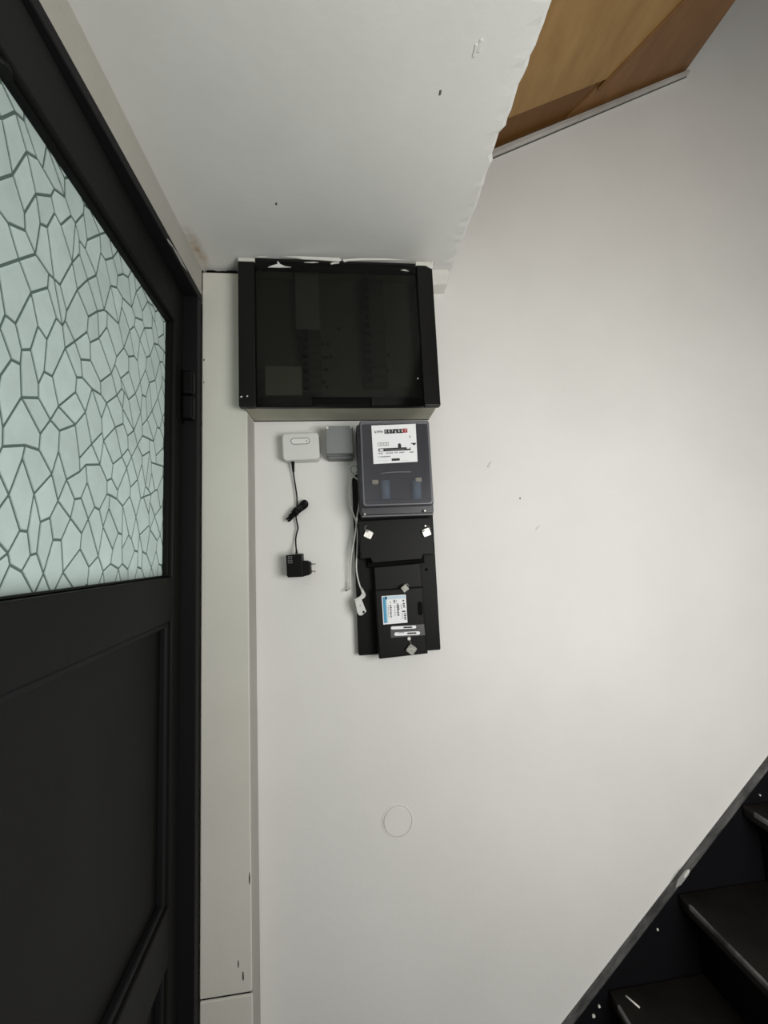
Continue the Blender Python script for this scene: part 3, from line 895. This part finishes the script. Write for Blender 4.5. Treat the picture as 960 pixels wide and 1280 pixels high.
# base tray behind the cover, wider at the wall side
mpoly('base', [Vector((p[0], 0, p[1])) for p in rrect(x0 - .006, x1 + .006, z0 - .012, z1 + .002, .008, 4)], 0.930, 0.9775, M_meterbody, 0.003)
mpoly('base_lip', [Vector((p[0], 0, p[1])) for p in rrect(x0 - .003, x1 + .003, z0 - .018, z0 + .02, .005, 4)], 0.918, 0.9775, M_meterbody, 0.003)
mpoly('bottom_highlight', [Vector((p[0], 0, p[1])) for p in rrect(x0 - .001, x1 + .001, z0 - .0225, z0 - .0185, .001, 2)], 0.912, 0.9775, M_edgelight, 0.0008)  # paler grey paints a highlight along the bottom edge
# inner works seen dimly through the cover
me_box('inner_plate', x0 + .006, x1 - .006, 0.926, 0.9295, z0 + .006, z1 - .006, M_meterbody, 0.001)
for u in (482, 521):
    p = P(u, 613, .915)
    b = new_bm(); tube(b, [(p.x - mx_, .918 - my_, p.z - .022 - mz_), (p.x - mx_, .918 - my_, p.z + .024 - mz_)], .0115, 18); obj('coil', b, M_coil, mt)
for u, v in ((469, 603), (523, 600)):
    p = P(u, v, .910)
    me_box('terminal', p.x - .008, p.x + .008, .906, .925, p.z - .005, p.z + .006, M_cream, .003)
# smoky cover: shell with rounded corners
R0 = rrect(x0, x1, z0, z1, .007, 6)
bm = new_bm()
n = len(R0)
rings = []
for (ins, y) in ((0, 0.930), (0, ym + .004), (.0012, ym + .0012), (.004, ym)):
    rr = rrect(x0 + ins, x1 - ins, z0 + ins, z1 - ins, .007, 6)
    rings.append([bm.verts.new((q[0] - mx_, y - my_, q[1] - mz_)) for q in rr])
for i in range(3):
    for k in range(n):
        f = bm.faces.new((rings[i][k], rings[i][(k + 1) % n], rings[i + 1][(k + 1) % n], rings[i + 1][k])); f.smooth = True
bm.faces.new(rings[-1])
bmesh.ops.recalc_face_normals(bm, faces=bm.faces[:])
cov = obj('cover', bm, M_meterglass, mt)
# highlight along the cover edge, painted as a paler grey rim
bm = new_bm()
def ring_at(ins, y): return [bm.verts.new((q[0] - mx_, y - my_, q[1] - mz_)) for q in rrect(x0 + ins, x1 - ins, z0 + ins, z1 - ins, .007, 6)]
r1_, r2_, r3_ = ring_at(.0022, ym + .0003), ring_at(.0034, ym - .0009), ring_at(.0058, ym - .0002)
for A_, B_ in ((r1_, r2_), (r2_, r3_)):
    for k in range(n):
        f = bm.faces.new((A_[k], A_[(k + 1) % n], B_[(k + 1) % n], B_[k])); f.smooth = True
bmesh.ops.recalc_face_normals(bm, faces=bm.faces[:])
obj('cover_highlight', bm, M_edgelight, cov)
# raised ridge in the cover
q = smooth_path([P(476, 592, ym) , P(488, 590.4, ym), P(500, 590.0, ym), P(514, 589.8, ym)], 4)
b = new_bm(); tube(b, [(p.x - mx_, ym - .0002 - my_, p.z - mz_) for p in q], .0009, 6); obj('ridge', b, M_grey, cov)
for u, v in ((456, 643), (531, 638.5)):
    p = P(u, v, .911); b = new_bm(); prism(b, [(aa - mx_, cc - mz_) for aa, cc in circle(p.x, p.z, .0032, 12)], .909 - my_, .914 - my_, .0008, 1); obj('screw', b, M_metal, mt)
# dial plate
D4 = [(464.2, 532), (519.5, 529.8), (522, 577), (467, 580)]
yd = ym - .001
plate = mpoly('dial_plate', mp(D4, yd), yd, ym + .0005, M_face, 0.0)
def dp(s, t, y):
    u = (D4[0][0] * (1 - s) + D4[1][0] * s) * (1 - t) + (D4[3][0] * (1 - s) + D4[2][0] * s) * t
    v = (D4[0][1] * (1 - s) + D4[1][1] * s) * (1 - t) + (D4[3][1] * (1 - s) + D4[2][1] * s) * t
    return P(u, v, y)
def dpatch(name, s0_, s1_, t0, t1, m, y=yd - .0005, th=.0006):
    return mpoly(name, [dp(s0_, t0, y), dp(s1_, t0, y), dp(s1_, t1, y), dp(s0_, t1, y)], y, y + th, m, 0, plate)
tilt = math.radians(2.2)
dpatch('counter_window', .285, .70, .115, .225, M_ink)
dpatch('counter_red', .70, .805, .11, .22, M_red)
cw = (dp(.805, .1, ym) - dp(.285, .1, ym)).x
for k, ch in enumerate('0076887'):
    p = dp(.318 + .0735 * k, .172 + (.02 if k == 3 else 0), yd)
    text('digit', ch, .0095, p.x - mx_, yd - .0012 - my_, p.z - mz_, M_face, plate, -tilt, squeeze=.85)
p = dp(.15, .172, yd); text('unit_text', 'kWh', .0095, p.x - mx_, yd - .0006 - my_, p.z - mz_, M_ink, plate, -tilt, squeeze=1.0, bold=0.0)
dpatch('print', .235, .255, .16, .185, M_greyink)
dpatch('print', .845, .865, .30, .365, M_greyink)
for k in range(4):
    dpatch('print_box', .125 + k * .064, .125 + k * .064 + .054, .455, .54, M_greyink)
    dpatch('print_box', .133 + k * .064, .133 + k * .064 + .038, .470, .525, M_face, yd - .0009, .0006)
dpatch('disc_slot', .13, .86, .605, .685, M_ink)
dpatch('disc_edge', .155, .24, .625, .67, M_face, yd - .0009)
dpatch('disc_edge', .77, .845, .60, .645, M_face, yd - .0009)
dpatch('disc_edge', .27, .72, .640, .652, M_greyink, yd - .0009)
bpts = [dp(.61 + .036 * math.cos(math.pi * k / 8), .545 - .05 * math.sin(math.pi * k / 8), yd) for k in range(9)] + [dp(.574, .61, yd), dp(.646, .61, yd)]
mpoly('disc_bump', bpts, yd - .0006, yd, M_ink, 0, plate)
dpatch('pointer', .875, .985, .50, .525, M_ink)
dpatch('pointer', .91, .97, .525, .555, M_ink)
random.seed(5)
for s0_, s1_, t_ in ((.12, .22, .735), (.30, .44, .735), (.49, .545, .73), (.60, .70, .735), (.83, .93, .74)):
    s_ = s0_
    while s_ < s1_:
        w_ = random.uniform(.012, .022); dpatch('print', s_, s_ + w_, t_ - .018, t_ + .014, M_greyink); s_ += w_ + .008
for s0_, s1_, t_, m_ in ((.115, .13, .82, M_greyink), (.16, .38, .825, M_greyink)):
    s_ = s0_
    while s_ < s1_:
        w_ = random.uniform(.014, .024); dpatch('print', s_, s_ + w_, t_ - .014, t_ + .012, m_); s_ += w_ + .005
dpatch('print_bar', .415, .60, .885, .945, M_ink)
for s0_, s1_, t_ in ((.63, .80, .955), (.10, .34, .92)):
    dpatch('print', s0_, s1_, t_ - .004, t_ + .003, M_paper)

# ------------------------------------------------------------------ white gateway, grey junction box
p = P(376.5, 559, .975)
gw = thing('network_gateway', 'white rounded wireless gateway box on the wall with black lead', 'gateway', (p.x, 0.985, p.z), (0, math.radians(-1.5), 0))
k = .965 / F
hw, hh = 23.0 * k, 17.6 * k
b = new_bm(); prism(b, rrect(-hw, hw, -hh, hh, .011, 8), .965 - .985, .0145, .004, 3); hs = obj('housing', b, M_white, gw)
b = new_bm(); prism(b, rrect(-11.5 * k, 11 * k, 3.0 * k, 10.0 * k, 3.4 * k, 6), .9643 - .985, -.018, .0006, 1); obj('light_window', b, M_white2, gw)
b = new_bm(); prism(b, rrect(-12.3 * k, 11.8 * k, 2.2 * k, 10.8 * k, 4.2 * k, 6), .9647 - .985, -.018, 0); obj('window_rim', b, M_grey, gw)
b = new_bm(); prism(b, circle(7.5 * k, 6.3 * k, .9 * k, 10), .9640 - .985, -.019); obj('status_light', b, M_grey, gw)

x0, x1 = P(407, 550, .955).x, P(441.5, 550, .955).x
z0, z1 = P(425, 567, .955).z, P(425, 532.5, .955).z
jb = thing('junction_box', 'grey square junction box between white gateway and meter', 'junction box', ((x0 + x1) / 2, .985, z0))
jx = (x0 + x1) / 2
b = new_bm(); box(b, x0 - jx, x1 - jx, .966 - .985, .0145, -.003, z1 - z0, .003, 2); obj('base', b, M_greyd, jb)
b = new_bm(); box(b, x0 - jx, x1 - jx, .953 - .985, .966 - .985, 0, z1 - z0, .0025, 2); jc = obj('cover', b, M_grey, jb)
b = new_bm(); box(b, x0 - jx + .004, x1 - jx - .001, .968 - .985, .0145, -.0095, -.003, .002, 2); obj('lower_lip', b, M_greyd, jb)
for u, v in ((408.8, 534.5), (439, 533.8)):
    q = P(u, v, .952); b = new_bm(); prism(b, [(aa - jx, cc - z0) for aa, cc in circle(q.x, q.z, .0036, 14)], .9515 - .985, .955 - .985, .0006, 1); obj('screw_cap', b, M_chip, jc)
patch_mark(wall, 394, 537, 1.0, 0.045, 0.022, M_lump, 'paint_smear', 0, .0008)

# ------------------------------------------------------------------ power adapter with tied lead
p = P(368, 722, .985)
pa = thing('power_adapter', 'black plug-in power adapter dangling by its tied lead on the wall', 'adapter', (p.x, .985, p.z))
o_ = Vector((p.x, .985, p.z))
def ap(u, v, y=.985): return P(u, v, y) - o_
def apoly(name, pts, y0, y1, m, bev=0, par=pa):
    b = new_bm(); prism(b, [(q.x, q.z) for q in (ap(*w, y0) for w in pts)], y0 - .985, y1 - .985, bev, 2); return obj(name, b, m, par)
hsg = apoly('housing', [(357.3, 694), (377.2, 692), (379, 721), (360, 722), (358.5, 720)], .955, .997, M_black, .002)
apoly('plug_housing', [(377, 701), (384, 701), (387.5, 703), (388.5, 717), (386, 719), (378, 721)], .960, .994, M_black, .002)
for v in (705.2, 714.3):
    b = new_bm(); tube(b, [ap(387, v, .977), ap(394.3, v - .3, .977)], .0019, 10); obj('pin', b, M_metal, pa)
random.seed(2)
for v in (696, 698.5, 701, 703.5):
    u = 360
    while u < 365.5:
        w_ = random.uniform(.6, 1.4)
        apoly('print', [(u, v - .6), (u + w_, v - .7), (u + w_, v + .5), (u, v + .6)], .9546, .9552, M_greyink, 0, hsg); u += w_ + random.uniform(.5, 1.2)
apoly('strain_relief', [(369, 692.5), (369.8, 686), (370.8, 686), (372, 692.5)], .970, .980, M_black, .001)
yl = .990
cord = smooth_path([ap(366.2, 577, .982), ap(366.6, 590, .988), ap(369, 606, yl), ap(371, 620, yl), ap(371.3, 633, yl), ap(370, 645, yl), ap(371.6, 655, yl), ap(372.5, 660, yl), ap(370.5, 668, yl), ap(369.6, 676, yl), ap(370.3, 688, .978)], 6)
b = new_bm(); tube(b, cord, .0019, 8); obj('cord', b, M_black, pa)
b = new_bm(); tube(b, [ap(365.8, 574.5, .982), ap(366.4, 583, .983), ap(366.8, 590, .988)], .0048, 10, .0026); obj('connector', b, M_black, pa)
bun = None
loops = [[(359, 648.5), (366, 642), (373, 633), (378, 627), (381.5, 625.8), (384.2, 628.5), (384, 632.5), (380, 636), (373, 641), (366, 647), (361.5, 651.5)],
         [(358, 649.5), (365, 643.5), (371, 636), (376, 630), (379.5, 627.5), (382, 629.5), (381.5, 632.5), (377, 635), (370, 641), (363, 648), (360, 652)],
         [(361, 645), (368, 639), (374, 633), (379, 629.5), (380.5, 631), (377, 634), (371, 640), (364, 647.5)]]
b = new_bm()
for i, lo in enumerate(loops):
    tube(b, smooth_path([ap(u, v, .986 - .004 * i) for u, v in lo], 4), .0024, 7)
bun = obj('cord_bundle', b, M_black, pa)
b = new_bm(); tube(b, [ap(367.5, 642.5, .983), ap(372.5, 636.5, .983)], .0095, 12); obj('wire_tie', b, M_black, bun)
b = new_bm(); tube(b, [ap(371, 639, .978), ap(376, 640, .980)], .002, 7); obj('tie_end', b, M_black, bun)

# ------------------------------------------------------------------ thin white cable beside the meter
p = P(443, 588, .97)
wc = thing('white_cable', 'thin white looped cable with small plug beside the meter board', 'cable', (p.x, .97, p.z))
o2 = Vector((p.x, .97, p.z))
def wp(u, v, y): return P(u, v, y) - o2
yv = .972
s1 = [wp(448.5, 591, yv), wp(443, 594, yv), wp(438.8, 600, yv), (wp(437.8, 612, yv)), wp(438.2, 628, yv), wp(441, 640, yv), wp(445, 652, yv), wp(446.8, 668, yv), wp(446.4, 690, yv), wp(445.4, 705, yv), wp(446, 716, yv), wp(449, 730, yv), wp(452.5, 738.5, yv)]
s2 = [wp(440.5, 593, yv - .002), wp(444, 597, yv - .003), wp(448, 601, yv - .004), wp(449.4, 612, yv - .004), wp(448.6, 632, yv - .004), wp(446.5, 645, yv - .005), wp(445, 660, yv - .005), wp(443, 674, yv - .003), wp(440.4, 688, yv), wp(438.5, 704, yv + .006), wp(438, 722, yv + .01), wp(437.4, 730, yv + .012)]
b = new_bm(); tube(b, smooth_path(s1, 6), .0019, 8); obj('cord', b, M_cable, wc)
b = new_bm(); tube(b, smooth_path(s2, 6), .0019, 8); obj('cord', b, M_cable, wc)
ring = [wp(442.8 + 4.2 * math.cos(a), 587 + 4.8 * math.sin(a), .974) for a in [math.radians(100 + 20 * k) for k in range(17)]]
b = new_bm(); tube(b, smooth_path(ring, 3), .0011, 6); obj('loop', b, M_grey, wc)
b = new_bm(); tube(b, [wp(437.6, 727.5, yv + .011), wp(437.2, 736, yv + .013)], .0027, 10, .0036); obj('jack_sleeve', b, M_cable, wc)
b = new_bm(); tube(b, [wp(437, 735.5, yv + .013), wp(431.5, 738.8, yv + .014)], .0020, 8); obj('jack_tip', b, M_metal, wc)
b = new_bm(); tube(b, [wp(451.5, 735, yv), wp(455, 744, yv - .002)], .0028, 10, .0052); obj('plug_boot', b, M_cable, wc)
def wpoly(name, pts, y0, y1, m, bev=0):
    b = new_bm(); prism(b, [(q.x, q.z) for q in (wp(*w, y0) for w in pts)], y0 - .97, y1 - .97, bev, 2); return obj(name, b, m, wc)
wpoly('plug_neck', [(452, 742.5), (457.2, 744.2), (455.5, 747.5), (451.5, 750), (444.5, 751.8), (442.5, 750), (450, 745.5)], .962, .974, M_cable, .001)
wpoly('plug_body', [(443.5, 751.5), (451.5, 748), (458, 764.5), (452.5, 769.5), (449, 769.5), (446.5, 766)], .960, .974, M_white, .0015)
wpoly('plug_socket', [(452.8, 764.6), (455.2, 763.2), (456.2, 765.4), (453.8, 767)], .9594, .961, M_hole)
wpoly('plug_mark', [(449.3, 756.5), (450.6, 756), (451, 757.6), (449.8, 758)], .9594, .961, M_greyink)

# ------------------------------------------------------------------ round painted-over cover on the wall
p = P(497, 1026.5, 1.0)
rc = thing('wall_cover', 'round painted-over socket cover set flush in white wall below the meter', 'cover', (p.x, 1.0, p.z))
rad = 18.0 / F * 1.0
def rp_(name, r0, r1, y0, m, y1=0.001):
    b = new_bm(); n = 48
    ro = [(r1 * math.cos(2 * math.pi * i / n), r1 * math.sin(2 * math.pi * i / n) * 1.0) for i in range(n)]
    ri = [(r0 * math.cos(2 * math.pi * i / n), r0 * math.sin(2 * math.pi * i / n) * 1.0) for i in range(n)]
    V = [[b.verts.new((x, y, z)) for x, z in l] for l, y in ((ro, y1), (ro, y0), (ri, y0), (ri, y1))]
    for a in range(3):
        for i in range(n):
            k = (i + 1) % n; b.faces.new((V[a][i], V[a][k], V[a + 1][k], V[a + 1][i]))
    bmesh.ops.recalc_face_normals(b, faces=b.faces[:])
    return obj(name, b, m, rc)
b = new_bm(); prism(b, [(x, z * 1.0) for x, z in circle(0, 0, rad * .90, 48)], -.0018, .001, .0014, 3); obj('disc', b, M_wall, rc)
rp_('rim', rad * .95, rad * 1.03, -.0014, M_wall)
rp_('joint_shade', rad * .90, rad * .955, -.0003, M_jointshade)  # joint ring, its grey painted to stand for shade around the disc
